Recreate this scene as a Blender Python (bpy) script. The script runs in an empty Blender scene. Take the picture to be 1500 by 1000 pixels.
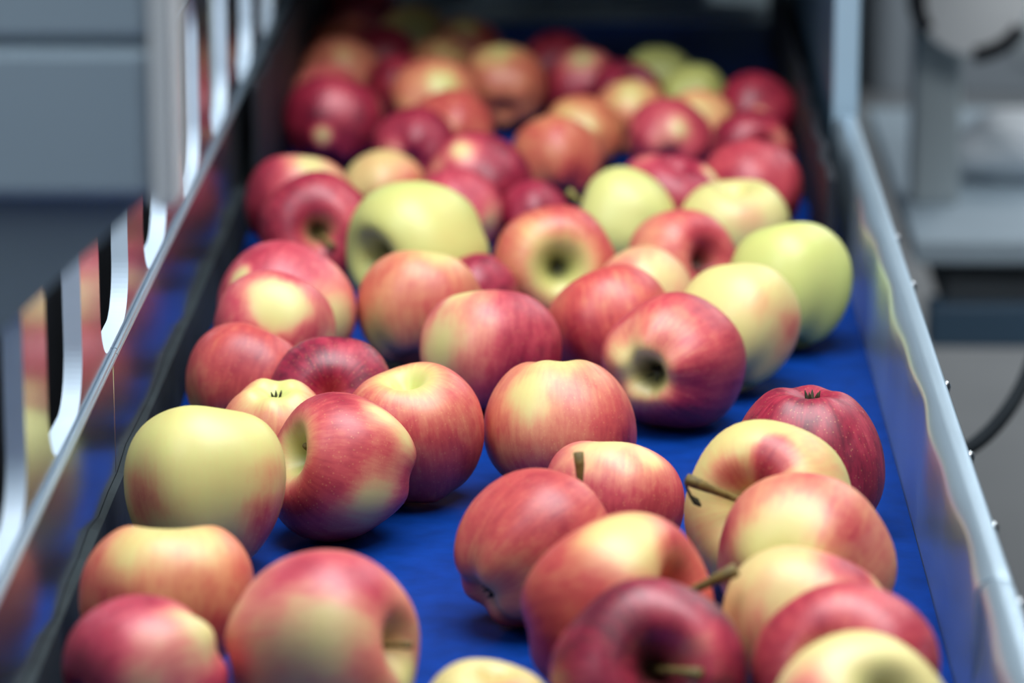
import bpy, bmesh, math, random
import numpy as np
from mathutils import Vector, Matrix

random.seed(7)
rng = np.random.default_rng(11)
scene = bpy.context.scene
COL = scene.collection

# ------------------------------------------------------------------ camera
BZ = 0.90                       # belt surface above the floor
F_PX = 5600.0
PITCH = math.atan(1444 / F_PX)
YAW = math.atan(128 * math.cos(PITCH) / F_PX)
CAM = np.array([0.0, 0.0, BZ + 0.632])
FW = np.array([-math.sin(YAW) * math.cos(PITCH), math.cos(YAW) * math.cos(PITCH), -math.sin(PITCH)])
RT = np.array([math.cos(YAW), math.sin(YAW), 0.0])
UP = np.cross(RT, FW)
cam_data = bpy.data.cameras.new('camera')
cam = bpy.data.objects.new('camera', cam_data)
COL.objects.link(cam)
cam.location = CAM
cam.rotation_euler = (math.pi / 2 - PITCH, 0, YAW)
cam_data.sensor_width = 36
cam_data.lens = F_PX / 1500 * 36
cam_data.clip_start = 0.05
cam_data.dof.use_dof = True
cam_data.dof.focus_distance = 2.10
cam_data.dof.aperture_fstop = 5.0
cam_data.dof.aperture_blades = 0
scene.camera = cam

# ------------------------------------------------------------------ world, lamps, exposure
world = bpy.data.worlds.new('world')
scene.world = world
world.use_nodes = True
wb = world.node_tree.nodes['Background']
wb.inputs[0].default_value = (0.30, 0.42, 0.62, 1)
wb.inputs[1].default_value = 0.045
scene.view_settings.view_transform = 'Standard'
scene.view_settings.look = 'None'
scene.view_settings.exposure = 0.0
scene.view_settings.gamma = 1
scene.view_settings.use_curve_mapping = False
scene.cycles.use_denoising = True
scene.cycles.max_bounces = 8


def area(name, loc, target, size, size_y, power, color):
    d = bpy.data.lights.new(name, 'AREA')
    d.shape = 'RECTANGLE'
    d.size, d.size_y, d.energy, d.color = size, size_y, power, color
    o = bpy.data.objects.new(name, d)
    COL.objects.link(o)
    o.location = loc
    o.rotation_euler = (Vector(target) - Vector(loc)).to_track_quat('-Z', 'Y').to_euler()
    return o


area('ceiling_lamp_over_belt', (0.12, 1.85, BZ + 1.5), (0.0, 1.95, BZ), 0.9, 1.5, 46, (0.95, 0.98, 1.0))
area('added_front_fill', (0.5, -1.0, BZ + 1.9), (0.0, 1.9, BZ), 0.8, 1.2, 3.5, (0.92, 0.96, 1.0))  # added fill behind the lens, brightens the fronts of the apples
area('added_background_fill', (1.9, 6.2, BZ + 1.9), (1.5, 6.8, 0), 0.5, 2.4, 95, (0.92, 0.97, 1.0))  # added fill that brightens the background beyond the rim
area('added_bench_fill', (1.4, 3.3, BZ + 1.8), (0.9, 3.5, 0.7), 0.5, 1.2, 15, (0.92, 0.97, 1.0))  # added fill for the bench and the sack
area('added_box_fill', (-1.3, 0.8, BZ + 1.5), (-0.3, 1.6, BZ + 0.2), 0.5, 1.4, 24, (0.82, 0.92, 1.0))  # added fill for the camera-facing side of the control box


def ray(x, y):
    return FW + RT * (x - 750) / F_PX - UP * (y - 500) / F_PX


def at_z(x, y, z):
    d = ray(x, y)
    return CAM + d * (BZ + z - CAM[2]) / d[2]


def at_x(x, y, X):
    d = ray(x, y)
    return CAM + d * X / d[0]


def at_y(x, y, Y):
    d = ray(x, y)
    return CAM + d * Y / d[1]


# ------------------------------------------------------------------ materials
def new_mat(name):
    m = bpy.data.materials.new(name)
    m.use_nodes = True
    nt = m.node_tree
    return m, nt, nt.nodes['Principled BSDF']


def N(nt, kind, **kw):
    n = nt.nodes.new(kind)
    for k, v in kw.items():
        setattr(n, k, v)
    return n


def simple(name, color, rough=0.5, metal=0.0, noise=0.08, scale=40, bump=0.0, spec=0.5, stretch=(1, 1, 1)):
    m, nt, b = new_mat(name)
    tc = N(nt, 'ShaderNodeTexCoord')
    mp = N(nt, 'ShaderNodeMapping')
    mp.inputs['Scale'].default_value = stretch
    nt.links.new(tc.outputs['Object'], mp.inputs['Vector'])
    nz = N(nt, 'ShaderNodeTexNoise')
    nz.inputs['Scale'].default_value = scale
    nz.inputs['Detail'].default_value = 5
    nt.links.new(mp.outputs['Vector'], nz.inputs['Vector'])
    r = N(nt, 'ShaderNodeValToRGB')
    r.color_ramp.elements[0].position = 0.3
    r.color_ramp.elements[1].position = 0.7
    r.color_ramp.elements[0].color = tuple(c * (1 - noise) for c in color) + (1,)
    r.color_ramp.elements[1].color = tuple(min(1, c * (1 + noise)) for c in color) + (1,)
    nt.links.new(nz.outputs['Fac'], r.inputs['Fac'])
    nt.links.new(r.outputs['Color'], b.inputs['Base Color'])
    b.inputs['Roughness'].default_value = rough
    b.inputs['Metallic'].default_value = metal
    b.inputs['Specular IOR Level'].default_value = spec
    if bump:
        bp = N(nt, 'ShaderNodeBump')
        bp.inputs['Strength'].default_value = bump
        bp.inputs['Distance'].default_value = 0.002
        nt.links.new(nz.outputs['Fac'], bp.inputs['Height'])
        nt.links.new(bp.outputs['Normal'], b.inputs['Normal'])
    return m


M = {
    'belt': simple('blue_belt_rubber', (0.001, 0.032, 0.215), 0.5, 0, 0.18, 60, 0.08, 0.12),
    'steel': simple('polished_steel', (0.46, 0.53, 0.62), 0.17, 0.92, 0.05, 12, 0.03),
    'steel_wavy': simple('brushed_steel', (0.50, 0.64, 0.75), 0.30, 0.75, 0.06, 9, 0.25, stretch=(1, 1, 1)),
    'steel_cut': simple('white_cut_edge', (0.50, 0.62, 0.74), 0.45, 0.0, 0.05, 30),
    'rubber': simple('dark_rubber', (0.022, 0.030, 0.034), 0.7, 0, 0.3, 25, 0.2, 0.15),
    'black': simple('black_plastic', (0.004, 0.006, 0.012), 0.65, 0, 0.2, 20),
    'housing': simple('grey_painted_metal', (0.36, 0.45, 0.52), 0.5, 0, 0.04, 6),
    'housing_dark': simple('dark_grey_painted_metal', (0.30, 0.37, 0.40), 0.5, 0, 0.06, 6),
    'cream': simple('pale_grey_trim', (0.74, 0.76, 0.77), 0.5, 0, 0.03, 10),
    'floor': simple('grey_concrete', (0.19, 0.195, 0.20), 0.7, 0, 0.12, 3),
    'wall': simple('grey_wall_paint', (0.22, 0.25, 0.28), 0.8, 0, 0.05, 2),
    'frame': simple('grey_frame_paint', (0.12, 0.14, 0.17), 0.5, 0, 0.05, 10),
    'pale': simple('pale_blue_grey_paint', (0.42, 0.48, 0.50), 0.5, 0, 0.04, 5),
    'pale_blue': simple('pale_blue_sheet', (0.28, 0.40, 0.50), 0.4, 0, 0.04, 5),
    'bluebar': simple('slate_blue_paint', (0.05, 0.10, 0.16), 0.5, 0, 0.06, 5),
    'cable': simple('black_cable', (0.012, 0.016, 0.02), 0.8, 0, 0.1, 20, 0, 0.1),
    'cloth': simple('white_sack_cloth', (0.72, 0.76, 0.80), 0.9, 0, 0.04, 14, 0.2),
    'gap_shade': simple('shadow_gap_dark', (0.05, 0.06, 0.07), 0.6, 0, 0.1, 12),  # tone of the shadow gap under the bench top
    'stem': simple('apple_stem', (0.15, 0.105, 0.025), 0.65, 0, 0.4, 300, 0.3),
    'stem_green': simple('green_apple_stem', (0.26, 0.22, 0.05), 0.6, 0, 0.3, 300, 0.2),
    'calyx': simple('dried_calyx', (0.035, 0.035, 0.015), 0.8, 0, 0.4, 300, 0.2),
    'bolt': simple('bolt_steel', (0.7, 0.74, 0.78), 0.25, 1, 0.02, 20),
}


def ramp(nt, stops):
    r = N(nt, 'ShaderNodeValToRGB')
    e = r.color_ramp.elements
    while len(e) < len(stops):
        e.new(0.5)
    for i, (p, c) in enumerate(stops):
        e[i].position = p
    for i, (p, c) in enumerate(stops):
        e[i].color = c + (1,)
    return r


def lin(r, g, b):
    f = lambda c: (c / 255 / 12.92) if c / 255 <= 0.04045 else ((c / 255 + 0.055) / 1.055) ** 2.4
    return (f(r), f(g), f(b))


def apple_material():
    m, nt, b = new_mat('apple_skin')
    L = nt.links.new
    skin = N(nt, 'ShaderNodeAttribute', attribute_name='skin')
    mer = N(nt, 'ShaderNodeAttribute', attribute_name='meridian')
    sep = N(nt, 'ShaderNodeSeparateXYZ')
    L(skin.outputs['Vector'], sep.inputs[0])
    oi = N(nt, 'ShaderNodeObjectInfo')
    w = N(nt, 'ShaderNodeMath', operation='MULTIPLY')
    L(oi.outputs['Random'], w.inputs[0])
    w.inputs[1].default_value = 37.0
    st = N(nt, 'ShaderNodeTexNoise', noise_dimensions='4D')         # streaks along the meridians
    st.inputs['Scale'].default_value = 11.0
    st.inputs['Detail'].default_value = 4.0
    st.inputs['Roughness'].default_value = 0.62
    L(mer.outputs['Vector'], st.inputs['Vector'])
    L(w.outputs[0], st.inputs['W'])
    tc = N(nt, 'ShaderNodeTexCoord')
    bl = N(nt, 'ShaderNodeTexNoise', noise_dimensions='4D')         # soft blotches
    bl.inputs['Scale'].default_value = 55.0
    bl.inputs['Detail'].default_value = 6.0
    bl.inputs['Roughness'].default_value = 0.62
    L(tc.outputs['Object'], bl.inputs['Vector'])
    L(w.outputs[0], bl.inputs['W'])

    def centred(node, amount):
        a = N(nt, 'ShaderNodeMath', operation='SUBTRACT')
        L(node.outputs['Fac'], a.inputs[0])
        a.inputs[1].default_value = 0.5
        c = N(nt, 'ShaderNodeMath', operation='MULTIPLY')
        L(a.outputs[0], c.inputs[0])
        c.inputs[1].default_value = amount
        return c
    s1, s2 = centred(st, 0.42), centred(bl, 0.55)
    add = N(nt, 'ShaderNodeMath', operation='ADD')
    L(s1.outputs[0], add.inputs[0])
    L(s2.outputs[0], add.inputs[1])
    # the streaks fade where the skin is plain yellow
    fade = N(nt, 'ShaderNodeMapRange')
    L(sep.outputs['X'], fade.inputs['Value'])
    fade.inputs['From Min'].default_value = 0.02
    fade.inputs['From Max'].default_value = 0.5
    fade.inputs['To Min'].default_value = 0.22
    fade.inputs['To Max'].default_value = 1.0
    mul = N(nt, 'ShaderNodeMath', operation='MULTIPLY')
    L(add.outputs[0], mul.inputs[0])
    L(fade.outputs[0], mul.inputs[1])
    tot = N(nt, 'ShaderNodeMath', operation='ADD', use_clamp=True)
    L(sep.outputs['X'], tot.inputs[0])
    L(mul.outputs[0], tot.inputs[1])
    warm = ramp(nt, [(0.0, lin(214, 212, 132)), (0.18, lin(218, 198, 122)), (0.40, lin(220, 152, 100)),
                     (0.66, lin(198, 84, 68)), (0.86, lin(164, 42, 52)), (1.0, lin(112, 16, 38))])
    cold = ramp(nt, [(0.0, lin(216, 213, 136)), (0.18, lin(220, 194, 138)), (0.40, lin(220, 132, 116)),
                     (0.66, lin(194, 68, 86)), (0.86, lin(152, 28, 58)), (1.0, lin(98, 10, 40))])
    L(tot.outputs[0], warm.inputs['Fac'])
    L(tot.outputs[0], cold.inputs['Fac'])
    mix = N(nt, 'ShaderNodeMix', data_type='RGBA')
    L(sep.outputs['Y'], mix.inputs['Factor'])
    L(warm.outputs['Color'], mix.inputs['A'])
    L(cold.outputs['Color'], mix.inputs['B'])
    gm = N(nt, 'ShaderNodeMix', data_type='RGBA', blend_type='MULTIPLY')   # green ground colour
    L(sep.outputs['Z'], gm.inputs['Factor'])
    L(mix.outputs['Result'], gm.inputs['A'])
    gm.inputs['B'].default_value = (0.60, 0.80, 0.42, 1)
    # lenticels: tiny pale dots
    vo = N(nt, 'ShaderNodeTexVoronoi')
    vo.inputs['Scale'].default_value = 400.0
    L(tc.outputs['Object'], vo.inputs['Vector'])
    dot = N(nt, 'ShaderNodeMapRange')
    L(vo.outputs['Distance'], dot.inputs['Value'])
    dot.inputs['From Min'].default_value = 0.12
    dot.inputs['From Max'].default_value = 0.24
    dot.inputs['To Min'].default_value = 0.22
    dot.inputs['To Max'].default_value = 0.0
    lm = N(nt, 'ShaderNodeMix', data_type='RGBA')
    L(dot.outputs[0], lm.inputs['Factor'])
    L(gm.outputs['Result'], lm.inputs['A'])
    lm.inputs['B'].default_value = lin(228, 180, 120) + (1,)
    hshade = N(nt, 'ShaderNodeAttribute', attribute_name='hollow_shade')       # shade painted into the skin deep in the stem or calyx hollow
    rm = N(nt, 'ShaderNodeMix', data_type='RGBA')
    L(hshade.outputs['Fac'], rm.inputs['Factor'])
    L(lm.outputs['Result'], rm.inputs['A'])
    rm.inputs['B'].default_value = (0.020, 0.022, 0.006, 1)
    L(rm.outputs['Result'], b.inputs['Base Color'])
    b.inputs['Roughness'].default_value = 0.47
    b.inputs['Specular IOR Level'].default_value = 0.5
    b.inputs['Coat Weight'].default_value = 0.30
    b.inputs['Coat Roughness'].default_value = 0.36
    b.inputs['Subsurface Weight'].default_value = 0.0
    bp = N(nt, 'ShaderNodeBump')
    bp.inputs['Strength'].default_value = 0.10
    bp.inputs['Distance'].default_value = 0.002
    L(bl.outputs['Fac'], bp.inputs['Height'])
    L(bp.outputs['Normal'], b.inputs['Normal'])
    return m


M['apple'] = apple_material()


# ------------------------------------------------------------------ mesh helpers
def link(name, bm, mat, parent=None, smooth=False):
    me = bpy.data.meshes.new(name)
    bmesh.ops.recalc_face_normals(bm, faces=bm.faces[:])
    bm.to_mesh(me)
    bm.free()
    me.materials.append(mat)
    if smooth:
        for p in me.polygons:
            p.use_smooth = True
    o = bpy.data.objects.new(name, me)
    COL.objects.link(o)
    if parent is not None:
        o.parent = parent
    return o


def add_box(bm, x0, x1, y0, y1, z0, z1, bevel=0.0, seg=2):
    r = bmesh.ops.create_cube(bm, size=1)
    bmesh.ops.scale(bm, vec=(x1 - x0, y1 - y0, z1 - z0), verts=r['verts'])
    bmesh.ops.translate(bm, vec=((x0 + x1) / 2, (y0 + y1) / 2, (z0 + z1) / 2), verts=r['verts'])
    if bevel:
        es = list({e for v in r['verts'] for e in v.link_edges})
        bmesh.ops.bevel(bm, geom=es, offset=bevel, segments=seg, affect='EDGES', profile=0.5)
    return bm


def box(name, mat, x0, x1, y0, y1, z0, z1, parent=None, bevel=0.0):
    return link(name, add_box(bmesh.new(), x0, x1, y0, y1, z0, z1, bevel), mat, parent)


def extrude_profile(bm, pts, axis_vec, closed=True):
    """pts: 3-D loop; extruded by axis_vec into a solid."""
    a = [bm.verts.new(p) for p in pts]
    b = [bm.verts.new(Vector(p) + Vector(axis_vec)) for p in pts]
    n = len(pts)
    for i in range(n if closed else n - 1):
        j = (i + 1) % n
        bm.faces.new((a[i], a[j], b[j], b[i]))
    if closed:
        bm.faces.new(a)
        bm.faces.new(list(reversed(b)))
    return bm


def tube(bm, pts, radii, seg=10):
    pts = [Vector(p) for p in pts]
    rings = []
    for i, p in enumerate(pts):
        t = (pts[min(i + 1, len(pts) - 1)] - pts[max(i - 1, 0)]).normalized()
        ref = Vector((0, 0, 1)) if abs(t.z) < 0.9 else Vector((1, 0, 0))
        u = t.cross(ref).normalized()
        v = t.cross(u)
        r = radii[i] if hasattr(radii, '__len__') else radii
        rings.append([bm.verts.new(p + (u * math.cos(a) + v * math.sin(a)) * r)
                      for a in (2 * math.pi * k / seg for k in range(seg))])
    for A, B in zip(rings, rings[1:]):
        for k in range(seg):
            bm.faces.new((A[k], A[(k + 1) % seg], B[(k + 1) % seg], B[k]))
    bm.faces.new(rings[0])
    bm.faces.new(list(reversed(rings[-1])))
    return bm


def cylinder(bm, c, r, h, axis='Z', seg=24, r2=None):
    res = bmesh.ops.create_cone(bm, cap_ends=True, segments=seg, radius1=r, radius2=r if r2 is None else r2, depth=h)
    if axis == 'X':
        bmesh.ops.rotate(bm, cent=(0, 0, 0), matrix=Matrix.Rotation(math.pi / 2, 3, 'Y'), verts=res['verts'])
    if axis == 'Y':
        bmesh.ops.rotate(bm, cent=(0, 0, 0), matrix=Matrix.Rotation(math.pi / 2, 3, 'X'), verts=res['verts'])
    bmesh.ops.translate(bm, vec=c, verts=res['verts'])
    return bm


def thing(name, label, cat, loc=(0, 0, 0), group=None):
    o = bpy.data.objects.new(name, None)
    o.empty_display_size = 0.05
    COL.objects.link(o)
    o.location = loc
    o['label'] = label
    o['category'] = cat
    if group:
        o['group'] = group
    return o


def keep(o, root):
    """parent o (built in world coordinates) to a root that is not at the origin"""
    o.parent = root
    o.matrix_parent_inverse = Matrix.Translation(root.location).inverted()
    return o


def structure(o):
    o['kind'] = 'structure'
    return o


# ------------------------------------------------------------------ setting
structure(box('floor', M['floor'], -4, 6, -2, 12, -0.1, 0.0))
structure(box('wall_back', M['wall'], -4, 6, 11.0, 11.1, 0.0, 3.4))
structure(box('wall_right', M['wall'], 5.0, 5.1, -2, 11.0, 0.0, 3.4))

# ------------------------------------------------------------------ conveyor
XL, XR = -0.2627, 0.1785            # inner faces of the two side guards
Y0, Y1 = 1.25, 3.70
T = BZ

belt = thing('conveyor_belt', 'wide smooth blue conveyor belt carrying the apples', 'conveyor belt', (0, 2.4, 0))
bm = bmesh.new()
r_end = 0.045
loop = []
for k in range(13):
    a = math.pi / 2 - math.pi * k / 12
    loop.append((XL + 0.0004, Y1 + r_end * math.cos(a), T - r_end + r_end * math.sin(a)))
for k in range(13):
    a = -math.pi / 2 - math.pi * k / 12
    loop.append((XL + 0.0004, Y0 + r_end * math.cos(a), T - r_end + r_end * math.sin(a)))
extrude_profile(bm, loop, (XR - XL - 0.0008, 0, 0))
keep(link('belt_loop', bm, M['belt'], None), belt)
bm = bmesh.new()
add_box(bm, XL + 0.01, XR - 0.01, Y0 + 0.1, Y1 - 0.1, T - 0.16, T - 0.091, 0.004)
keep(link('bed_frame', bm, M['frame']), belt)
for lx in (XL + 0.04, XR - 0.04):
    for ly in (Y0 + 0.2, Y1 - 0.2):
        keep(box('leg', M['frame'], lx - 0.025, lx + 0.025, ly - 0.025, ly + 0.025, 0.0, T - 0.16, bevel=0.003), belt)

# left guard: polished sheet, bead along its fold, slotted upper sheet, rubber skirting
lg = thing('left_side_guard', 'polished steel side guard with tall slots and a dark rubber skirting', 'side guard', (XL, 2.4, T))
TH = 0.0095
ZR = 0.103
joint = 2.0150
for a, b in ((Y0, joint - 0.0007), (joint + 0.0007, Y1)):
    keep(box('lower_sheet', M['steel'], XL - TH, XL, a, b, T - 0.06, T + ZR, bevel=0.0006), lg)
    bm = bmesh.new()
    for dz, rr in ((0.0, 0.0015), (0.0033, 0.0012)):
        tube(bm, [(XL + 0.0012, a, T + ZR + dz), (XL + 0.0012, b, T + ZR + dz)], rr, 16)
    keep(link('edge_bead', bm, M['steel_wavy']), lg)
# rubber skirting, slightly wavy
bm = bmesh.new()
ny = 60
rows = []
for i in range(ny + 1):
    y = Y0 + (Y1 - 0.02 - Y0) * i / ny
    wv = 0.0022 * math.sin(y * 31) + 0.0016 * math.sin(y * 73 + 1)
    rows.append([bm.verts.new(p) for p in ((XL + 0.0003, y, T + 0.0008), (XL + 0.006 + wv * 0.4, y, T + 0.0008),
                                           (XL + 0.0045 + wv * 0.4, y, T + 0.036 + wv), (XL + 0.0003, y, T + 0.037 + wv))])
for A, B in zip(rows, rows[1:]):
    for k in range(4):
        bm.faces.new((A[k], A[(k + 1) % 4], B[(k + 1) % 4], B[k]))
bm.faces.new(rows[0]); bm.faces.new(list(reversed(rows[-1])))
keep(link('rubber_skirting', bm, M['rubber']), lg)
# slotted sheet: bars with flared feet and heads, front faces mirror-like, cut edges pale
ZS0, ZS1 = 0.110, 0.228
PER, SLOT = 0.1980, 0.1250
first = 1.7693 - 2 * PER


def slot_bar(y_a, y_b, rad=0.030):
    """one bar of the slotted sheet between two slots (y_a..y_b), flared into the rails with radius rad"""
    h = SLOT / 2
    pts = []
    def arc(cy, cz, a0, a1, n=16):
        for k in range(n + 1):
            a = a0 + (a1 - a0) * k / n
            pts.append((cy + rad * math.cos(a), cz + rad * math.sin(a)))
    z0, z1 = T + ZS0, T + ZS1
    pts.append((y_b + h, z0 - 0.0045)); pts.append((y_b + h, z0))
    arc(y_b + rad, z0 + rad, -math.pi / 2, -math.pi)
    arc(y_b + rad, z1 - rad, math.pi, math.pi / 2)
    pts.append((y_b + h, z1)); pts.append((y_b + h, z1 + 0.004))
    pts.append((y_a - h, z1 + 0.004)); pts.append((y_a - h, z1))
    arc(y_a - rad, z1 - rad, math.pi / 2, 0)
    arc(y_a - rad, z0 + rad, 0, -math.pi / 2)
    pts.append((y_a - h, z0)); pts.append((y_a - h, z0 - 0.0045))
    bm = bmesh.new()
    extrude_profile(bm, [(XL, y, z) for y, z in pts], (-TH, 0, 0))
    return bm


yb = first + SLOT
while yb + 0.05 < Y1:
    o = keep(link('slotted_bar', slot_bar(yb, yb + PER - SLOT), M['steel_cut']), lg)
    o.data.materials.append(M['steel'])
    for p in o.data.polygons:
        if abs(p.normal.x) > 0.9:
            p.material_index = 1
    yb += PER
keep(box('top_rail', M['steel'], XL - TH, XL, first + SLOT / 2, yb - SLOT / 2, T + ZS1 + 0.004, T + ZS1 + 0.018, bevel=0.001), lg)

# right guard: sheet rising to a rolled rim, two lengths meeting at a seam
rg = thing('right_side_guard', 'brushed steel side guard with a broad rolled rim and small bolt heads', 'side guard', (XR, 2.4, T))


def right_profile(y):
    wob = 0.0012 * math.sin(y * 22) + 0.0009 * math.sin(y * 49 + 2)
    p = [(0.0, -0.06), (0.0, 0.0), (0.0008 + wob * 0.3, 0.025), (0.001 + wob, 0.045), (0.0015 + wob, 0.062)]
    R = 0.008
    for k in range(1, 9):
        a = math.pi - (math.pi / 2) * k / 8
        p.append((0.0015 + R + R * math.cos(a) + wob * (1 - k / 8), 0.070 + R * math.sin(a)))
    for k in range(1, 4):
        p.append((0.0095 + 0.0022 * k, 0.078 - 0.0003 * k))
    R2 = 0.0028
    for k in range(1, 6):
        a = math.pi / 2 - (math.pi / 2) * k / 5
        p.append((0.0160 + R2 * math.cos(a), 0.0742 + R2 * math.sin(a)))
    p.append((0.0188, -0.06))
    return [(XR + x, T + z) for x, z in p]


seam = at_z(1436, 852, 0.076)[1]
for (a, b) in ((Y0, seam - 0.0004), (seam + 0.0004, 2.84)):
    bm = bmesh.new()
    n = max(8, int((b - a) / 0.006))
    rows = []
    for i in range(n + 1):
        y = a + (b - a) * i / n
        d = min(abs(y - seam) / 0.012, 1.0)
        fold = max(0.0, 1 - (seam - y) / 0.08) ** 1.3 if y < seam else 0.0
        rows.append([bm.verts.new((x + (0.0065 * fold * max(0.0, 1 - abs(z - T - 0.054) / 0.028) if x < XR + 0.008 else 0), y, z - (1 - d) * 0.0006 * (1 if z > T + 0.06 else 0))) for x, z in right_profile(y)])
    m_ = len(rows[0])
    for A, B in zip(rows, rows[1:]):
        for k in range(m_):
            bm.faces.new((A[k], A[(k + 1) % m_], B[(k + 1) % m_], B[k]))
    bm.faces.new([bm.verts.new(v.co) for v in rows[0]]); bm.faces.new([bm.verts.new(v.co) for v in reversed(rows[-1])])
    o = keep(link('rolled_sheet', bm, M['steel_wavy'], None, True), rg)
    for p in o.data.polygons:
        if abs(p.normal.y) > 0.9:
            p.use_smooth = False
for (px, py) in ((1385, 548), (1420, 642), (1455, 741), (1336, 398), (1313, 331), (1493, 850)):
    Y = at_x(px, py, XR + 0.0188)[1]
    bm = bmesh.new()
    bmesh.ops.create_uvsphere(bm, u_segments=12, v_segments=8, radius=0.0042)
    bmesh.ops.scale(bm, vec=(0.8, 1, 1), verts=bm.verts)
    bmesh.ops.translate(bm, vec=(XR + 0.0188, Y, T + 0.071), verts=bm.verts)
    keep(link('bolt_head', bm, M['bolt'], None, True), rg)

# black liners inside both guards at the far end, upright end plate, hood and drive housing
for nm, xa, xb, ya, zt, lab in (
        ('rubber_curtain', XL + 0.0085, XL + 0.0135, 2.76, 0.11, 'black rubber curtain lining the slotted guard at the far end'),
        ('rubber_curtain', XR - 0.016, XR - 0.010, 2.62, 0.074, 'black rubber curtain hanging inside the rolled rim at the far end')):
    bm = bmesh.new()
    n = 24
    A, B = [], []
    rows = []
    for i in range(n + 1):
        y = ya + (3.6 - ya) * i / n
        w = 0.002 * math.sin(y * 60)
        rows.append([bm.verts.new(p) for p in ((xa + w, y, T + 0.002), (xb + w, y, T + 0.002), (xb + w, y, T + zt), (xa + w, y, T + zt))])
    for A, B in zip(rows, rows[1:]):
        for k in range(4):
            bm.faces.new((A[k], A[(k + 1) % 4], B[(k + 1) % 4], B[k]))
    bm.faces.new(rows[0]); bm.faces.new(list(reversed(rows[-1])))
    o = link(nm, bm, M['black'])
    o['label'] = lab
    o['category'] = 'curtain'

hood = thing('belt_hood', 'dark overhead hood shading the far end of the belt', 'machine hood', (0, 3.3, T))
keep(box('hood_top', M['housing_dark'], -0.34, 0.30, 2.97, 4.4, T + 0.285, T + 0.305, bevel=0.002), hood)
keep(box('unseen_light_block', M['housing_dark'], -0.34, 0.30, 4.36, 4.38, T - 0.3, T + 0.285, bevel=0.002), hood)  # unseen closure, added to keep light from getting in under the hood
keep(box('upright_plate', M['pale_blue'], 0.1800, 0.1990, 2.852, 2.864, T - 0.05, T + 0.285, bevel=0.001), hood)
keep(box('side_sheet', M['bluebar'], 0.1800, 0.1850, 2.865, 3.77, T - 0.05, T + 0.285, bevel=0.001), hood)
keep(box('post', M['pale'], 0.222, 0.262, 3.9, 3.94, 0.0, T + 0.285, bevel=0.003), hood)
keep(box('post', M['pale'], -0.32, -0.285, 2.93, 2.97, 0.0, T + 0.285, bevel=0.003), hood)
keep(box('post', M['pale'], -0.32, -0.285, 3.9, 3.94, 0.0, T + 0.285, bevel=0.003), hood)

dh = thing('drive_housing', 'low blue-grey machine housing across the far end of the belt', 'machine housing', (0, 3.95, 0))
keep(box('body', M['housing_dark'], -0.275, 0.21, 3.78, 4.2, 0.0, T + 0.006, bevel=0.004), dh)
keep(box('cover', M['housing'], -0.13, 0.025, 3.79, 4.1, T + 0.006, T + 0.05, bevel=0.006), dh)
keep(box('cover', M['housing'], 0.05, 0.115, 3.79, 4.1, T + 0.006, T + 0.06, bevel=0.006), dh)

# dark machinery behind the slotted guard
mc = thing('machine_cabinet', 'dark machine cabinet behind the slotted steel guard', 'machine cabinet', (-0.6, 1.6, 0))
keep(box('body', M['black'], -0.90, -0.345, 1.75, 4.2, 0.0, T + 0.20, bevel=0.008), mc)
for y in (1.98, 2.17, 2.37):
    bm = bmesh.new()
    cylinder(bm, (-0.339, y, T + 0.125), 0.018, 0.012, 'X', 6)
    keep(link('bolt_head', bm, M['frame']), mc)

# control box hanging over the left guard, nearest the lens
cb = thing('control_box', 'pale grey control box with a dark skirt hanging over the slotted guard', 'control box', (-0.45, 1.48, 0))
YB = 1.45
zg = at_y(100, 68, YB)[2]
zb = at_y(100, 292, YB)[2]
xe = at_y(217, 100, YB)[0]
keep(box('upper_panel', M['housing'], -0.60, xe, YB, YB + 0.06, zg + 0.0022, zg + 0.30, bevel=0.003), cb)
keep(box('lower_panel', M['housing'], -0.60, xe, YB, YB + 0.06, zb, zg - 0.0006, bevel=0.004), cb)
keep(box('panel_gap', M['housing_dark'], -0.60, xe - 0.001, YB + 0.004, YB + 0.058, zg - 0.003, zg + 0.005), cb)
keep(box('corner_trim', M['cream'], xe + 0.0002, xe + 0.0105, YB + 0.001, YB + 0.03, zb - 0.004, zg + 0.30, bevel=0.002), cb)
p0 = at_y(222, 300, YB); p1 = at_y(0, 498, YB - 0.0)
bm = bmesh.new()
tilt = 0.22
def sk(x, z): return (x, YB + 0.012 + (zb - z) * tilt, z)
zl = p1[2] - 0.006
xl = p0[0] + (p1[0] - p0[0]) * (zb - zl) / (zb - p1[2])
extrude_profile(bm, [sk(-0.60, zb), sk(p0[0], zb), sk(xl, zl), sk(-0.60, zl)], (0, 0.012, 0.006))
keep(link('skirt', bm, M['housing_dark']), cb)
keep(box('support_post', M['frame'], -0.66, -0.60, YB, YB + 0.06, 0.0, zg + 0.30, bevel=0.003), cb)

# ------------------------------------------------------------------ aisle beyond the right guard
YW = 3.30
bz = 0.775
bx0 = at_y(1338, 356, YW)[0]
wbch = thing('workbench', 'grey workbench with a slate blue lower rail beyond the rolled rim', 'workbench', (bx0 + 0.6, YW + 0.3, 0))
keep(box('bench_top', M['housing'], bx0, bx0 + 1.4, YW, YW + 0.62, bz - 0.022, bz, bevel=0.003), wbch)
dx0 = at_y(1388, 400, YW)[0]
keep(box('gap_shade_box', M['gap_shade'], dx0, dx0 + 0.12, YW + 0.02, YW + 0.5, bz - 0.075, bz - 0.022, bevel=0.003), wbch)  # dark block standing in for the shadow gap under the bench top
keep(box('gap_shade_box', M['frame'], dx0 + 0.15, dx0 + 0.6, YW + 0.02, YW + 0.5, bz - 0.075, bz - 0.022, bevel=0.003), wbch)  # the shadow gap continued along the bench, also as a dark block
rz0, rz1 = at_y(1430, 512, YW)[2], at_y(1430, 450, YW)[2]
rx0 = at_y(1362, 480, YW)[0]
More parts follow.
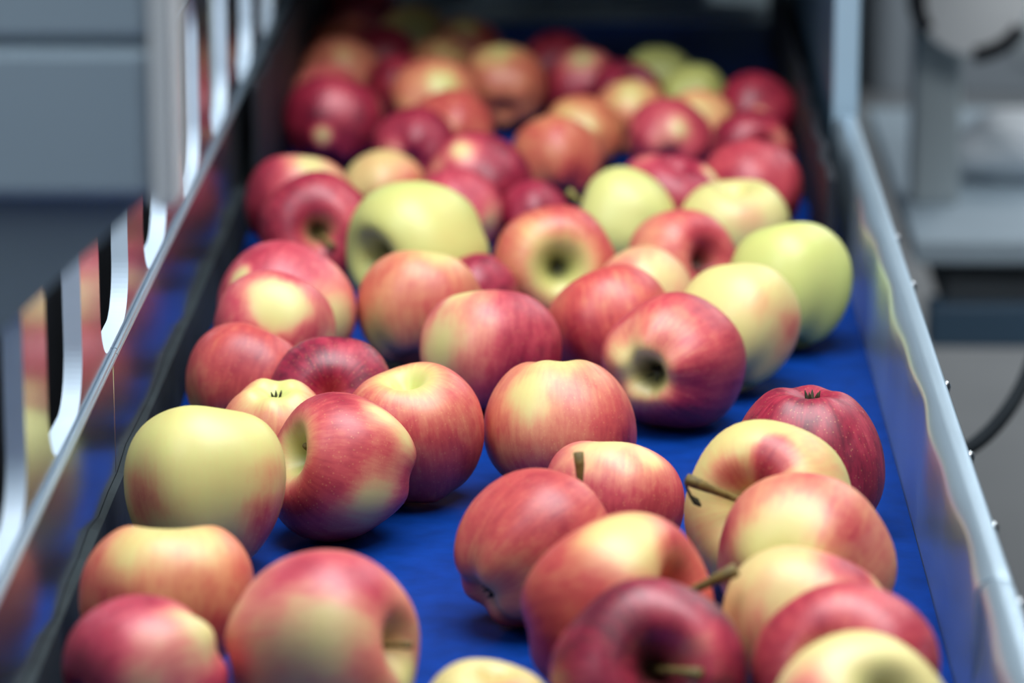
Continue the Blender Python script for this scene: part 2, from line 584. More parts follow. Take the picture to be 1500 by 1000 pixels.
keep(box('lower_rail', M['bluebar'], rx0, bx0 + 1.38, YW + 0.005, YW + 0.045, rz0, rz1, bevel=0.003), wbch)
for lx, ly in ((bx0 + 0.5, YW + 0.045), (bx0 + 1.33, YW + 0.045), (bx0 + 0.5, YW + 0.57), (bx0 + 1.33, YW + 0.57)):
    keep(box('leg', M['frame'], lx, lx + 0.045, ly, ly + 0.045, 0.0, bz - 0.022, bevel=0.002), wbch)
wc = at_y(1424, -4, YW + 0.12)
wst = thing('wheel_stand', 'pale column carrying a round wheel with dark clamps, standing on the workbench', 'wheel stand', (wc[0], wc[1], bz))
ca, cb_ = at_y(1336, 200, YW + 0.17)[0], at_y(1404, 200, YW + 0.17)[0]
keep(box('column', M['pale'], ca, cb_, YW + 0.15, YW + 0.20, bz, wc[2] + 0.06, bevel=0.004), wst)
keep(box('bracket', M['pale'], ca, wc[0] + 0.02, YW + 0.136, YW + 0.15, wc[2] - 0.02, wc[2] + 0.02, bevel=0.002), wst)
bm = bmesh.new(); cylinder(bm, tuple(wc), 0.050, 0.024, 'Y', 40)
keep(link('disc', bm, M['cream'], None), wst)
for a0, a1 in ((2.75, 3.75), (4.75, 5.75)):
    bm = bmesh.new()
    n = 10
    pts = [(wc[0] + 0.043 * math.cos(a0 + (a1 - a0) * k / n), wc[1] - 0.014, wc[2] + 0.043 * math.sin(a0 + (a1 - a0) * k / n)) for k in range(n + 1)]
    pts += [(wc[0] + 0.0575 * math.cos(a0 + (a1 - a0) * k / n), wc[1] - 0.014, wc[2] + 0.0575 * math.sin(a0 + (a1 - a0) * k / n)) for k in range(n, -1, -1)]
    extrude_profile(bm, pts, (0, 0.028, 0))
    keep(link('clamp_segment', bm, M['black'], None), wst)
bm = bmesh.new()
bmesh.ops.create_icosphere(bm, subdivisions=4, radius=1)
for v in bm.verts:
    n_ = v.co.copy()
    s_ = 1 + 0.10 * math.sin(5 * n_.x + 2) * math.sin(4 * n_.z) + 0.06 * math.sin(9 * n_.y + 3 * n_.z)
    v.co = Vector((n_.x * 0.060 * s_ * (1 - 0.15 * n_.z), n_.y * 0.05 * s_, max(n_.z, -0.9) * 0.034 * s_))
zm = min(v.co.z for v in bm.verts)
bmesh.ops.translate(bm, vec=(at_y(1484, 300, YW + 0.26)[0], YW + 0.26, bz - zm), verts=bm.verts)
o = link('white_sack', bm, M['cloth'], None, True)
o['label'] = 'white lumpy cloth sack slumped on the grey workbench'
o['category'] = 'sack'
bg = thing('grey_machine', 'large grey machine cabinet at the back of the aisle', 'machine')
box('body', M['wall'], 0.6, 3.4, 8.0, 9.0, 0.0, 2.2, bg, bevel=0.01)
box('side_panel', M['pale'], 0.9, 1.22, 7.985, 8.0, 0.1, 2.1, bg, bevel=0.004)
box('side_panel', M['housing'], 1.3, 2.0, 7.985, 8.0, 0.1, 2.1, bg, bevel=0.004)
# cable loop on the outer side of the conveyor
bm = bmesh.new()
cp = []
for px, py, Y in ((1390, 668, 2.42), (1420, 656, 2.45), (1448, 634, 2.48), (1474, 604, 2.51), (1494, 572, 2.55), (1510, 535, 2.6), (1530, 480, 2.7), (1550, 380, 2.85), (1570, 200, 3.0), (1590, -200, 3.2)):
    cp.append(Vector(at_y(px, py, Y)))
fine = []
for i in range(len(cp) - 1):
    a, b_ = cp[i], cp[i + 1]
    p_, n_ = cp[max(i - 1, 0)], cp[min(i + 2, len(cp) - 1)]
    for k in range(6):
        t = k / 6
        fine.append(0.5 * ((2 * a) + (b_ - p_) * t + (2 * p_ - 5 * a + 4 * b_ - n_) * t * t + (3 * a - p_ - 3 * b_ + n_) * t ** 3))
fine.append(cp[-1])
tube(bm, fine, 0.0052, 10)
o = link('power_cable', bm, M['cable'], None, True)
o['label'] = 'black cable looping down beside the rolled steel rim'
o['category'] = 'cable'

# ------------------------------------------------------------------ apples
NT, NP = 56, 60


def apple_unit(rs, h=0.90, taper=0.09, lobe=0.035, ds=0.42, ws=0.25, dc=0.24, wc=0.27):
    """apple body of equatorial radius 1, stem end at +Z; returns vertices (NT+1, NP, 3)"""
    th = np.linspace(0.012, math.pi - 0.012, NT + 1)[:, None]
    ph = np.linspace(0, 2 * math.pi, NP, endpoint=False)[None, :]
    p1, p2, p3 = rs.uniform(0, 6.28, 3)
    down = ((1 - np.cos(th)) / 2)
    rho = np.sin(th) ** 0.86 * (1 + taper * np.cos(th) - taper * 0.35)
    rho = rho * (1 + lobe * np.cos(5 * ph + p1) * (0.25 + down ** 1.5) + 0.022 * np.cos(2 * ph + p2) + 0.015 * np.cos(3 * ph + p3))
    z = h * np.sign(np.cos(th)) * np.abs(np.cos(th)) ** 0.96 + 0 * ph
    top = np.clip(np.cos(th) * 3, 0, 1)
    bot = np.clip(-np.cos(th) * 3, 0, 1)
    z = z - top * ds * np.exp(-(rho / ws) ** 1.6) + bot * dc * np.exp(-(rho / wc) ** 2)
    z = z - bot * lobe * 0.7 * np.cos(5 * ph + p1) * np.exp(-((rho - 0.52) / 0.26) ** 2)
    z = z + top * 0.03 * np.cos(2 * ph + p3) * np.exp(-((rho - 0.5) / 0.25) ** 2)
    x, y = rho * np.cos(ph), rho * np.sin(ph)
    k = rs.uniform(-0.05, 0.05, 2)
    for q in range(6):                       # gentle lumps, so no two are alike
        c = rs.normal(size=3); c /= np.linalg.norm(c)
        dd = (x * c[0] + y * c[1] + z * c[2]) / np.sqrt(x * x + y * y + z * z + 1e-6)
        amp = rs.uniform(-0.035, 0.04) * np.exp((dd - 1) * 3.0)
        x = x * (1 + amp); y = y * (1 + amp); z = z * (1 + amp)
    x = x + k[0] * z; y = y + k[1] * z
    return np.stack([x, y, z], -1), th, ph


def cam_dir(v):
    """direction given as (right, up, towards the lens) to world"""
    d = RT * v[0] + UP * v[1] - FW * v[2]
    return d / np.linalg.norm(d)


APPLES = []


def A(x0, x1, top, axis, base, tone, label, patches=(), green=0.0, cv=None, cvw=0.45, cc=None, ccw=0.45, stem=None, calyx=0, h=0.90, hshade=0, **shape):
    APPLES.append(dict(x0=x0, x1=x1, top=top, axis=axis, base=base, tone=tone, label=label, patches=patches, green=green,
                       cv=cv, cvw=cvw, cc=cc, ccw=ccw, stem=stem, calyx=calyx, h=h, hshade=hshade, shape=shape))


# x0, x1, top: outline of the apple in the photograph; axis: which way its stem end points
# patches: (right, down, angular size, blush value[, edge hardness])
# --- nearest the lens
A(92, 334, 870, (-.7, -.35, .35), .78, 1, 'pink-red apple with a pale ridge touching the big red and yellow one',
  [(.66, -.56, .40, .03), (.15, -.42, .34, .40), (-.05, .12, .34, .28), (-.6, -.2, .3, .85)], lobe=.04, dc=.08)  # the pinkish middle patch paints a pale highlight into the skin
A(105, 361, 768, (.02, .98, -.12), .62, .15, 'orange-flushed yellow-topped apple between the rubber skirting and the large lying one',
  [(0, -.85, .5, .10), (.35, -.6, .4, .18), (-.4, -.6, .35, .2), (.2, -.1, .35, .5)], lobe=.05)
A(330, 616, 805, (.86, .08, .36), .36, .9, 'big lying apple, red above and yellow below, stem turned sideways over bare belt',
  [(-.2, -.80, .42, .82), (.35, -.65, .36, .74), (-.2, -.15, .40, .28), (.12, -.05, .36, .06), (-.4, .4, .4, .26), (.62, .75, .3, .8), (.5, .15, .25, .5), (.93, .3, .2, .03, 4), (-.3, .5, .3, .3)],
  cv=.25, cvw=.3, stem=(0.5, (.75, .05, .6)), h=.95)
A(630, 826, 960, (.1, .92, .3), .12, .6, 'yellow apple cut off by the lower frame edge in front of bare belt', [(.25, -.45, .4, .42)])
A(790, 1077, 838, (.12, .16, .97), .97, 1, 'dark crimson apple with its stem hollow turned to the viewer',
  [(.55, -.35, .28, .5), (-.55, .05, .25, .7), (.2, -.75, .3, .85)], stem=(0.75, (.75, -.05, .6)), ds=.6, ws=.28, h=.86, hshade=.8)
A(765, 1052, 757, (.78, .22, .5), .68, .35, 'red-orange apple with a bright yellow shoulder and long stem behind the crimson one',
  [(.2, -.72, .40, .0), (.05, -.85, .3, .1), (.72, -.6, .28, .88), (.95, .25, .3, .08, 4), (-.7, .5, .4, .85)], cv=.45, cvw=.25, ds=.52, ws=.32, stem=(0.95, (.82, .42, .3)))
A(665, 906, 685, (.70, .60, -.36), .68, .45, 'tilted red apple showing its dark calyx low beside bare belt',
  [(-.1, .45, .45, .42), (-.6, .55, .32, .22), (.2, -.6, .4, .78)], green=.12, cc=.3, ccw=.3, calyx=.8, stem=(0.95, (-.05, 1, .1)), h=1.0)
A(797, 1003, 645, (.16, .97, -.10), .66, .75, 'pink-sided apple with a pale lobed top behind the tilted red one',
  [(.0, -.85, .35, .12), (-.3, -.75, .3, .2), (.55, -.62, .3, .1), (.25, -.45, .25, .35), (.3, .35, .4, .8)], lobe=.05)
A(1070, 1297, 563, (-.03, -.92, -.22), .90, .85, 'deep red apple standing calyx up nearest the rolled steel rim', [(-.6, .1, .35, .72)], calyx=.8, lobe=.022, h=.95, taper=.12, dc=.2, wc=.3)
A(1007, 1259, 625, (-.50, .12, .86), .16, .4, 'yellow apple with a glossy red bruise and a brown stem',
  [(-.55, -.42, .22, .62), (-.35, -.05, .2, .5), (.0, -.62, .27, .86, 6), (-.16, -.32, .22, .88, 4), (.5, -.6, .35, .32), (-.9, .35, .3, .35)], green=.15, cv=.12, cvw=.2,
  stem=(1.0, (-.85, .35, .35)), ds=.5, ws=.33)
A(1045, 1308, 687, (.3, .55, -.75), .42, .65, 'pink apple with a yellow-green lower half in front of the bruised one',
  [(.0, -.95, .30, .58), (-.08, -.40, .38, .12), (-.45, -.10, .36, .04), (-.2, .2, .5, .05), (-.95, -.35, .28, .80), (.58, -.4, .32, .68), (.75, .1, .3, .58)], green=.15)
A(1065, 1316, 805, (.2, .9, -.35), .16, .6, 'yellow apple with a red shoulder below the pink and green one',
  [(.5, -.72, .33, .85), (-.7, .0, .4, .38), (-.3, .5, .4, .4)])
A(1095, 1371, 850, (-.3, .2, .93), .80, .7, 'red apple with a pale hollow squeezed between two yellow ones by the rim',
  [(-.5, .15, .28, .25), (-.1, .1, .25, .15), (.0, -.75, .3, .6)], cv=.15, cvw=.3, ds=.45)
A(1125, 1396, 905, (.36, .46, .78), .10, .8, 'nearest pale yellow apple with a pink cheek by the rim',
  [(-.5, -.3, .32, .55), (.0, -.6, .3, .1)], green=.05, cv=.10, cvw=.3, stem=(0.4, (.3, .6, .6)), ds=.55, ws=.3, hshade=.6)
# --- middle rows
A(182, 419, 594, (-.03, .98, -.10), .09, .35, 'upright pale yellow apple with a streaky red flank by the rubber skirting',
  [(.75, .45, .38, .72, 3), (-.82, .12, .33, .52), (-.15, .95, .35, .6), (.8, -.1, .25, .35)], green=.2, lobe=.05, h=1.0)
A(392, 611, 573, (-.80, .24, .48), .80, .6, 'glossy red apple with a green stem hollow on its side',
  [(.55, -.72, .30, .10), (.85, -.4, .25, .15), (.35, .48, .44, .08), (.1, -.2, .3, .66), (-.3, .2, .3, .88)], green=.06, cv=.04, cvw=.52, stem=(0.35, (-.3, .5, .6)), ds=.55, ws=.3, h=.93, hshade=.45)
A(500, 709, 530, (-.14, .90, .40), .70, .4, 'tall red-pink apple with a pale green hollow on top',
  [(.1, -.62, .3, .42), (.75, -.3, .3, .6)], cv=.06, cvw=.55, h=.98, ds=.40)
A(708, 933, 527, (.02, -.98, .06), .56, .4, 'upright apple, yellow and orange on one side and streaked red, alone mid belt',
  [(-.45, -.40, .42, .04), (.0, -.92, .40, .18), (-.8, .2, .3, .55), (.3, -.3, .4, .5), (.85, .25, .4, .88), (.0, .9, .5, .85)], lobe=.02, taper=.10, h=.90, dc=.16, wc=.34)
A(328, 497, 547, (.0, -.88, -.42), .60, .4, 'small pink apple with yellow calyx end facing up behind the pale upright one',
  [(0, -.8, .4, .12)], cc=.05, ccw=.62, calyx=.8)
A(375, 566, 493, (.06, .10, .99), .94, .95, 'dark crimson apple with a shallow stem hollow behind the small upturned calyx', [(.3, -.75, .3, .8)], cv=.65, cvw=.25, ds=.3, ws=.22)
A(283, 462, 472, (.3, .9, -.3), .70, .35, 'red-orange apple with a yellow foot touching the rubber skirting', [(-.85, .5, .42, .22), (0, -.5, .4, .8)])
A(615, 823, 425, (.08, .96, -.22), .78, .85, 'two-lobed apple, green-yellow on one side and crimson on the other',
  [(-.72, -.1, .58, .06), (-.4, -.85, .30, .10), (-.25, .2, .25, .5), (.5, .5, .5, .92)], green=.12, lobe=.05)
A(880, 1093, 427, (.42, .24, -.86), .76, .6, 'large red apple with a deep calyx ringed in yellow',
  [(-.55, -.05, .46, .10), (-.45, .5, .3, .22), (.1, -.5, .4, .55), (.2, .8, .5, .9)], cc=.10, ccw=.35, calyx=1.0, hshade=-1, dc=.46, wc=.22)
A(797, 987, 387, (-.2, .92, -.32), .70, .3, 'plain red-orange apple touching the yellow-ringed calyx apple from behind', [(.1, -.5, .35, .58), (-.5, .2, .4, .8)])
A(990, 1173, 385, (.2, .88, -.42), .10, .35, 'yellow apple with an orange flank in front of the plain yellow-green one', [(.9, .05, .42, .55), (.35, -.35, .3, .26)], h=.98)
A(1068, 1248, 325, (.02, .95, -.2), .02, .3, 'plain yellow-green apple resting near the right guard', [], green=.35, h=.98)
A(870, 1016, 360, (0, .6, -.8), .30, .8, 'pale peach apple peeping between red ones mid belt', [(-.6, -.4, .4, .6), (.3, -.6, .3, .15)])
A(920, 1081, 306, (.60, .02, .80), .62, .6, 'salmon apple with a dark stem hollow leaning on a yellow one', [(-.7, -.2, .5, .36), (.5, -.5, .3, .82)], ds=.6, ws=.3, hshade=.9)
A(720, 904, 300, (.10, -.08, .97), .70, .4, 'apple with a wide green-ringed hollow aimed at the viewer', [(-.4, -.55, .3, .35), (0, .85, .4, .85)], green=.12, cv=.06, cvw=.62, ds=.6, ws=.30, h=.85, hshade=1)
A(843, 991, 243, (-.85, .28, -.3), .02, .3, 'smooth lemon-yellow apple with a thin stem poking sideways', [], green=.12, stem=(0.8, (-.7, .65, .1)))
A(993, 1156, 262, (0, .9, .32), .08, .7, 'pale yellow apple with a faint pink blush behind the plain yellow-green one', [(.2, -.25, .3, .3)], green=.05)
A(905, 1063, 225, (.2, .86, .3), .82, 1, 'magenta apple with a yellow edge behind the lemon-yellow one', [(.8, -.55, .26, .1, 4), (-.5, -.8, .25, .45)])
A(1020, 1173, 205, (0, .6, -.7), .75, .75, 'rosy red apple close to the black curtain', [])
A(1040, 1163, 160, (.42, .02, .85), .88, .8, 'dark red apple with one pale spot above the rosy one', [(-.15, .15, .24, .2, 3), (.75, -.4, .33, .42)], stem=(0.4, (.3, .2, .8)))
A(520, 706, 367, (.1, .92, -.35), .52, .35, 'mottled brownish apple with a yellow foot in front of the yellow one', [(-.75, .45, .36, .10), (.25, -.88, .3, .12), (.4, -.2, .3, .6)], green=.12)
A(632, 755, 366, (.2, .5, -.8), .84, 1, 'crimson apple peeping out behind the mottled brownish one', [])
A(512, 723, 268, (-.70, -.20, .68), .03, .3, 'lying yellow-green apple with its stem pointing down to the belt', [(.5, -.4, .4, .10)], green=.28, cv=.02, cvw=.3, stem=(1.0, (.35, -.75, .5)), ds=.6, ws=.27, h=.98, hshade=.9)
A(380, 552, 250, (.06, -.02, .97), .84, .8, 'red apple with a small dark hollow facing the viewer, near the left guard', [(.5, -.4, .3, .7)], cv=.25, cvw=.28, stem=(0.7, (.5, -.5, .7)), h=.86, ds=.6, ws=.24, hshade=1)
A(333, 492, 227, (.2, .9, -.25), .85, .8, 'red apple with a cream shoulder behind the small-hollowed one', [(.25, -.72, .42, .04), (.75, -.45, .3, .25)])
A(505, 627, 220, (.1, .6, -.8), .24, .35, 'peach-yellow apple with one pink side behind the lying yellow-green one', [(.75, .0, .42, .62)])
A(600, 742, 243, (.2, .5, -.8), .70, 1, 'pink apple with a pale edge just behind the lying yellow-green one', [(.8, .15, .32, .22)])
A(313, 492, 390, (.2, .9, -.38), .62, .9, 'pink apple with a big round yellow patch beside the left guard', [(.02, -.45, .46, .02, 6), (-.68, .30, .27, .04, 5), (.95, .35, .3, .08)])
A(318, 523, 358, (.3, .6, -.7), .72, .9, 'pink apple with one yellow flank hidden behind the round-patched one', [(.75, .1, .45, .10), (-.65, -.5, .18, .08, 4)])
A(620, 781, 193, (.2, .5, -.8), .88, .9, 'dark red apple with a yellow streak on its shoulder mid belt', [(-.3, -.68, .26, .08), (-.75, -.35, .25, .4)])
A(750, 884, 168, (0, .88, -.45), .58, .15, 'bright orange-red apple beside the yellow-streaked dark one', [(.4, .3, .4, .8)])
A(722, 822, 262, (0, .5, -.8), .84, 1, 'magenta apple tucked low behind the green-ringed hollow', [])
# --- shaded heap under the hood
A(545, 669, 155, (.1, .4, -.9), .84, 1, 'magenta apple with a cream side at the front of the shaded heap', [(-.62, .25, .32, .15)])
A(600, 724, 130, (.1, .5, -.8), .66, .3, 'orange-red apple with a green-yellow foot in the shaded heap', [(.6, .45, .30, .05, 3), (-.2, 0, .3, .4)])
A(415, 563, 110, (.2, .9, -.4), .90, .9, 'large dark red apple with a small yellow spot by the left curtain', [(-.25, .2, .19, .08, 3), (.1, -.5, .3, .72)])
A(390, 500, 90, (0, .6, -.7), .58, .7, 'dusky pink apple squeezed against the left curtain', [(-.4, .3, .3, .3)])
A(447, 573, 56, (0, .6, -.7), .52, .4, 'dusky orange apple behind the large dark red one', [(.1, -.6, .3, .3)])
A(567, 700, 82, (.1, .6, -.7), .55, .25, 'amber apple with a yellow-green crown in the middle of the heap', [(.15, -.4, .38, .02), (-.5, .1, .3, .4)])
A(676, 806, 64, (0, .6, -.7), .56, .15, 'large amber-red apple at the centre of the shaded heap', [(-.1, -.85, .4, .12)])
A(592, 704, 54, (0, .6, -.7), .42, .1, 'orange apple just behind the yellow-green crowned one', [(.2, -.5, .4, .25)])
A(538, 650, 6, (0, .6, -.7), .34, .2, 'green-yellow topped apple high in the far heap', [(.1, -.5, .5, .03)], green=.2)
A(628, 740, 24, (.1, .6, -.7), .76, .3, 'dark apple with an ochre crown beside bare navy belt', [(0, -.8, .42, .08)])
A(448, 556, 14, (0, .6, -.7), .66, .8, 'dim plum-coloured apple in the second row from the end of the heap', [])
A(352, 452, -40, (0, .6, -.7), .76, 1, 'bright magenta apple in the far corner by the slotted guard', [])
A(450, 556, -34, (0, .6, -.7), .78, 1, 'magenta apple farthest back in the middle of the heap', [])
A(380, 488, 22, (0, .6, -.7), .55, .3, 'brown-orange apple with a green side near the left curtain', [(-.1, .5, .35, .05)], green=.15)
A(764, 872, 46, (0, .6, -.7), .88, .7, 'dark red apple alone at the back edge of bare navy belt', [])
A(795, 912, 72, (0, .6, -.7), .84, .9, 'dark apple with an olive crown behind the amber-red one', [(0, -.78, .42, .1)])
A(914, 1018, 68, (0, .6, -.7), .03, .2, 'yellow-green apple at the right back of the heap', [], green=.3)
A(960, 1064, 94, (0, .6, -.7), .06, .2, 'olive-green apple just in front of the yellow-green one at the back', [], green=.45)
A(862, 974, 86, (.3, .4, .8), .93, .9, 'almost black-red apple with one bright red spot', [(.62, .1, .17, .55, 3)])
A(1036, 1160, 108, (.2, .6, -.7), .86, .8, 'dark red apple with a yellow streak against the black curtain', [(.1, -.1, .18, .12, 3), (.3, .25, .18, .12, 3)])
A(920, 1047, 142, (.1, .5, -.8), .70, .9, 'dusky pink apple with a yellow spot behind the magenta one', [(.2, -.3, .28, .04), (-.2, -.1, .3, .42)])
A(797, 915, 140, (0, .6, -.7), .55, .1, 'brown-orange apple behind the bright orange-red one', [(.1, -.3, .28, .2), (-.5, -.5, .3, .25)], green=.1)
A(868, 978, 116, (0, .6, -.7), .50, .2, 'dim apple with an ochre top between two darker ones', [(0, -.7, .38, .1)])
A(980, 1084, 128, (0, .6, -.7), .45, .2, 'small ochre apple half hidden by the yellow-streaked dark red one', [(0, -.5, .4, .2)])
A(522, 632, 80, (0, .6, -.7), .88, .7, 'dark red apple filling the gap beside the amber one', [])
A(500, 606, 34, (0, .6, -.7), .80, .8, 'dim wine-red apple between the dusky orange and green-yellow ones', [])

for i, a in enumerate(APPLES):
    rs = np.random.default_rng(100 + i)
    sh = dict(a['shape'])
    sh.setdefault('lobe', float(rs.uniform(.02, .04)))
    V, th, ph = apple_unit(rs, h=a['h'], **sh)
    ax = cam_dir(a['axis'])
    ref = cam_dir((0.31, 0.2, 0.93)) if abs(ax @ cam_dir((0.31, 0.2, 0.93))) < 0.9 else cam_dir((1, 0, 0))
    ex = np.cross(ref, ax); ex /= np.linalg.norm(ex)
    ey = np.cross(ax, ex)
    spin = rs.uniform(0, 6.28)
    ex, ey = ex * math.cos(spin) + ey * math.sin(spin), ey * math.cos(spin) - ex * math.sin(spin)
    R = np.stack([ex, ey, ax], 1)                 # local -> world
    W = V.reshape(-1, 3) @ R.T
    cx0 = (a['x0'] + a['x1']) / 2
    d0 = ray(cx0, a['top'] + (a['x1'] - a['x0']) * 0.45)
    vn = d0 / np.linalg.norm(d0)
    vr = np.cross(vn, [0, 0, 1]); vr /= np.linalg.norm(vr)
    vu = np.cross(vr, vn)
    ex_r, ex_u = W @ vr, W @ vu
    s_px = (a['x1'] - a['x0']) / (ex_r.max() - ex_r.min())       # pixels per unit
    pcx = a['x0'] - ex_r.min() * s_px
    pcy = a['top'] + ex_u.max() * s_px
    d = ray(pcx, pcy)
    kz = -W[:, 2].min()                                           # unit height of the centre over the belt
    # CAM + t*d at height kz*s, s = s_px*t/F
    t = (BZ + 0.0004 - CAM[2]) / (d[2] - kz * s_px / F_PX)
    a.update(V=V, R=R, s=s_px * t / F_PX, pos=CAM + d * t, th=th, ph=ph, W=W, kz=kz, rs=rs)

# let neighbours touch instead of running into each other (apples as ellipsoids, moved over the belt)
n = len(APPLES)
P = np.array([a['pos'] for a in APPLES]); Porig = P.copy()
AX = np.array([a['R'][:, 2] for a in APPLES])
S = np.array([a['s'] for a in APPLES])
Hc = np.array([a['h'] * 0.95 for a in APPLES])


def support(dirs, own):
    c = np.einsum('ijk,ik->ij', dirs, AX) if own else np.einsum('ijk,jk->ij', dirs, AX)
    s_, h_ = (S[:, None], Hc[:, None]) if own else (S[None, :], Hc[None, :])
    return s_ * np.sqrt(np.clip(0.985 ** 2 * (1 - c ** 2), 0, None) + h_ ** 2 * c ** 2)


L = np.zeros(n); G = np.zeros((n, 2)); S0 = S.copy()
for it in range(500):
    D = P[None, :, :] - P[:, None, :]
    dist = np.linalg.norm(D, axis=2) + np.eye(n)
    U = D / dist[:, :, None]
    ov = support(U, True) + support(U, False) - dist
    np.fill_diagonal(ov, 0)
    ov = np.clip(ov - 0.0006, 0, None)
    # the nearer apple of a pair perches a little up along the line of sight, then slides
    nearer = D[:, :, 1] > 0
    lift = (ov * nearer).sum(1)
    L = np.clip(L + 0.30 * lift - 0.00002, 0, 0.055)
    G[:, 0] -= (U[:, :, 0] * ov).sum(1) * 0.09
    G[:, 1] -= (np.sign(U[:, :, 1]) * ov).sum(1) * 0.16
    G *= 0.996
    base_p = Porig.copy(); base_p[:, :2] += G
    dv = CAM - base_p
    dl = np.linalg.norm(dv, axis=1)
    S = S0 * (1 - L / dl)
    P = base_p + dv / dl[:, None] * L[:, None]
    P[:, 2] += (S - S0) * 0.9
    P[:, 0] = np.clip(P[:, 0], XL + 0.010 + S, XR - 0.004 - S * 0.98)
    G[:, 0] = np.clip(G[:, 0], -0.03, 0.03)
KZ = np.array([a['kz'] for a in APPLES])
P[:, 2] = np.maximum(P[:, 2], BZ + KZ * S + 0.0004)
# last: separate what still meets, mesh against mesh
from mathutils.bvhtree import BVHTree
tri = []
for r_ in range(0, NT, 2):
    for k in range(0, NP, 2):
        a0, a1, b0, b1 = r_ * NP + k, r_ * NP + (k + 2) % NP, (r_ + 2) * NP + k, (r_ + 2) * NP + (k + 2) % NP
        tri.append((a0, b0, b1, a1))
for it in range(30):
    trees = [BVHTree.FromPolygons((a['W'] * S[i] * 1.004 + P[i]).tolist(), tri) for i, a in enumerate(APPLES)]
    moved = 0
    for i in range(n):
        for j in range(i + 1, n):
            dd = P[j] - P[i]
            if np.linalg.norm(dd) < (S[i] + S[j]) * 1.08 and trees[i].overlap(trees[j]):
                moved += 1
                u = dd.copy(); u[2] = 0; u /= np.linalg.norm(u)
                P[i] -= u * 0.0006; P[j] += u * 0.0006
    P[:, 0] = np.clip(P[:, 0], XL + 0.008 + S, XR - 0.003 - S * 0.98)
    if not moved:
        break
print('apple pairs still meeting', moved, 'after', it)
print('apple shift mm', np.round(np.linalg.norm(P - Porig, axis=1) * 1000).astype(int).tolist())
print('apple radius mm', np.round(S * 1000).astype(int).tolist())
print('lift mm', np.round(L * 1000).astype(int).tolist())
print('left overlap mm', round(float(ov.max() * 1000), 1))

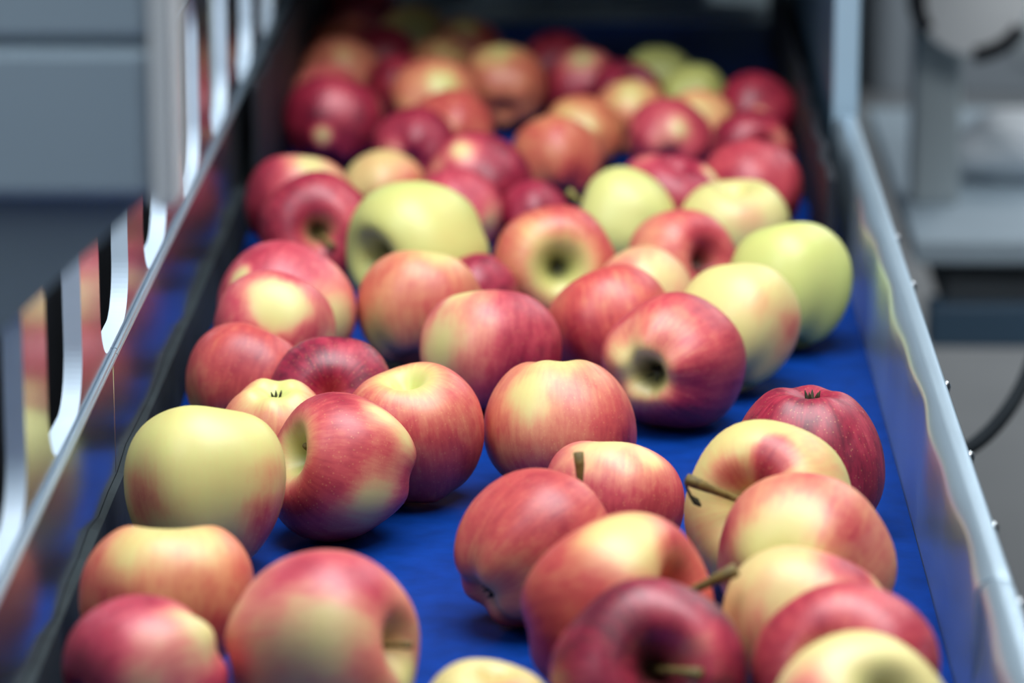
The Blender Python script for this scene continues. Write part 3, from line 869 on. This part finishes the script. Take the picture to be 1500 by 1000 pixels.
for i, a in enumerate(APPLES):
    rs, V, R, W = a['rs'], a['V'], a['R'], a['W']
    pos = P[i]
    s = S[i]
    # colour of the skin at every vertex
    Wd = W / np.linalg.norm(W, axis=1)[:, None]
    view = (CAM - pos) / np.linalg.norm(CAM - pos)
    vr = np.cross(-view, [0, 0, 1]); vr /= np.linalg.norm(vr)
    vu = np.cross(vr, -view)
    blush = np.full(len(Wd), a['base'], float)
    wig = np.zeros(len(Wd))
    for q in range(7):
        fv = rs.normal(size=3) * (3.0 if q < 4 else 8.0)
        wig += np.sin(Wd @ fv + rs.uniform(0, 6.28)) * (0.5 if q < 4 else 0.25)
    green = np.full(len(Wd), a['green'], float)
    for pt in a['patches']:
        dx, dy, size, val = pt[:4]
        hard = pt[4] if len(pt) > 4 else 2
        rr = min(math.hypot(dx, dy), 0.98)
        q = math.hypot(dx, dy) or 1
        c = vr * (dx / q * rr) - vu * (dy / q * rr) + view * math.sqrt(1 - rr * rr)
        ang = np.arccos(np.clip(Wd @ c, -1, 1))
        w = np.exp(-(ang / (size * 1.18) * (1 + 0.13 * wig)) ** hard)
        blush = blush + (val - blush) * w
    loc = V.reshape(-1, 3)
    rho = np.hypot(loc[:, 0], loc[:, 1])
    if a['cv'] is not None:
        w = np.exp(-(rho / a['cvw']) ** 3) * (loc[:, 2] > 0)
        blush = blush + (a['cv'] - blush) * w
        green = green + (0.55 - green) * np.exp(-(rho / (a['cvw'] * 0.7)) ** 2) * (loc[:, 2] > 0)
    if a['cc'] is not None:
        w = np.exp(-(rho / a['ccw']) ** 3) * (loc[:, 2] < 0)
        blush = blush + (a['cc'] - blush) * w
        green = green + (0.5 - green) * np.exp(-(rho / (a['ccw'] * 0.7)) ** 2) * (loc[:, 2] < 0)
    me = bpy.data.meshes.new('apple')
    verts = (V.reshape(-1, 3) * s)
    top_p = V[0].mean(0) * s; bot_p = V[-1].mean(0) * s
    allv = np.vstack([verts, top_p, bot_p])
    faces = []
    for r_ in range(NT):
        for k in range(NP):
            k2 = (k + 1) % NP
            faces.append((r_ * NP + k, (r_ + 1) * NP + k, (r_ + 1) * NP + k2, r_ * NP + k2))
    it_, ib_ = len(verts), len(verts) + 1
    for k in range(NP):
        k2 = (k + 1) % NP
        faces.append((it_, k, k2))
        faces.append((ib_, NT * NP + k2, NT * NP + k))
    me.from_pydata(allv.tolist(), [], faces)
    me.polygons.foreach_set('use_smooth', [True] * len(me.polygons))
    sk_at = me.attributes.new('skin', 'FLOAT_VECTOR', 'POINT')
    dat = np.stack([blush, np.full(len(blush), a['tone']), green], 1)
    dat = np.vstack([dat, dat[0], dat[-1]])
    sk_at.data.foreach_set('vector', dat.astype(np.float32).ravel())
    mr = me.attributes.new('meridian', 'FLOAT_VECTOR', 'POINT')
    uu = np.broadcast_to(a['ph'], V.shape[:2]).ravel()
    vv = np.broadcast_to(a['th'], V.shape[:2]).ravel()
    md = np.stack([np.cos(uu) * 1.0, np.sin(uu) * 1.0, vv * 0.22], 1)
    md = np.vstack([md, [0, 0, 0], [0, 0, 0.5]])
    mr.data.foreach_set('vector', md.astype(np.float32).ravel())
    ru = me.attributes.new('hollow_shade', 'FLOAT', 'POINT')
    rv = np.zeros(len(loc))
    if a['hshade']:
        rv = abs(a['hshade']) * np.exp(-(rho / 0.20) ** 2.5) * (loc[:, 2] * np.sign(a['hshade']) > 0)
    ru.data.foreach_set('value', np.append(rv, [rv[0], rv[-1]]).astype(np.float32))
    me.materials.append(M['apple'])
    me.update()
    o = bpy.data.objects.new('apple', me)
    COL.objects.link(o)
    m4 = Matrix([list(R[0]) + [pos[0]], list(R[1]) + [pos[1]], list(R[2]) + [pos[2]], [0, 0, 0, 1]])
    o.matrix_world = m4
    o['label'] = a['label']
    o['category'] = 'apple'
    o['group'] = 'apples on the sorting belt'
    if a['stem']:
        ln, sd = a['stem']
        e = R.T @ cam_dir(sd)                      # outer end direction in the apple's own frame
        z0 = V[0, :, 2].mean()
        p0 = np.array([0, 0, z0 - 0.03])
        p3 = np.array([0, 0, z0]) + ln * (e * 0.75 + np.array([0, 0, 0.25]))
        p1 = p0 + np.array([0, 0, 0.35 * ln])
        pts = []
        for k in range(9):
            t = k / 8
            pts.append(((1 - t) ** 2 * p0 + 2 * t * (1 - t) * p1 + t * t * p3) * s)
        rad = [s * r_ * (1.45 if ln > 0.6 else 0.9) for r_ in (.040, .034, .030, .028, .028, .029, .032, .042, .048)]
        bm = bmesh.new()
        tube(bm, pts, rad, 9)
        link('stem', bm, M['stem_green' if a['base'] < .1 else 'stem'], o, True)
        if 'bruise' in a['label']:                 # dry twig hanging from the stem's tip
            tip = Vector(pts[-1])
            dn = Vector(R.T @ np.array([0.15, 0.0, -1.0]))
            sd_ = Vector(R.T @ RT)
            bm = bmesh.new()
            q = [tip, tip + dn * 0.004 - sd_ * 0.001, tip + dn * 0.009 + sd_ * 0.0005, tip + dn * 0.012 + sd_ * 0.003, tip + dn * 0.0145 + sd_ * 0.005]
            tube(bm, q, [0.0008, 0.0007, 0.0009, 0.0020, 0.0006], 7)
            link('dry_twig', bm, M['calyx'], o, True)
    if a['calyx']:
        zc = V[-1, :, 2].mean()
        bm = bmesh.new()
        for k in range(5):
            u = 2 * math.pi * k / 5 + 0.3
            pts = []
            for q in range(5):
                t = q / 4
                rad_ = (0.06 + 0.05 * t + 0.02 * math.sin(k * 2.3)) * a['calyx']
                pts.append(((rad_ * math.cos(u)) * s, (rad_ * math.sin(u)) * s, (zc + 0.02 - 0.16 * t * a['calyx']) * s))
            tube(bm, pts, [s * r_ * a['calyx'] for r_ in (.035, .032, .026, .018, .006)], 6)
        link('calyx', bm, M['calyx'], o, True)
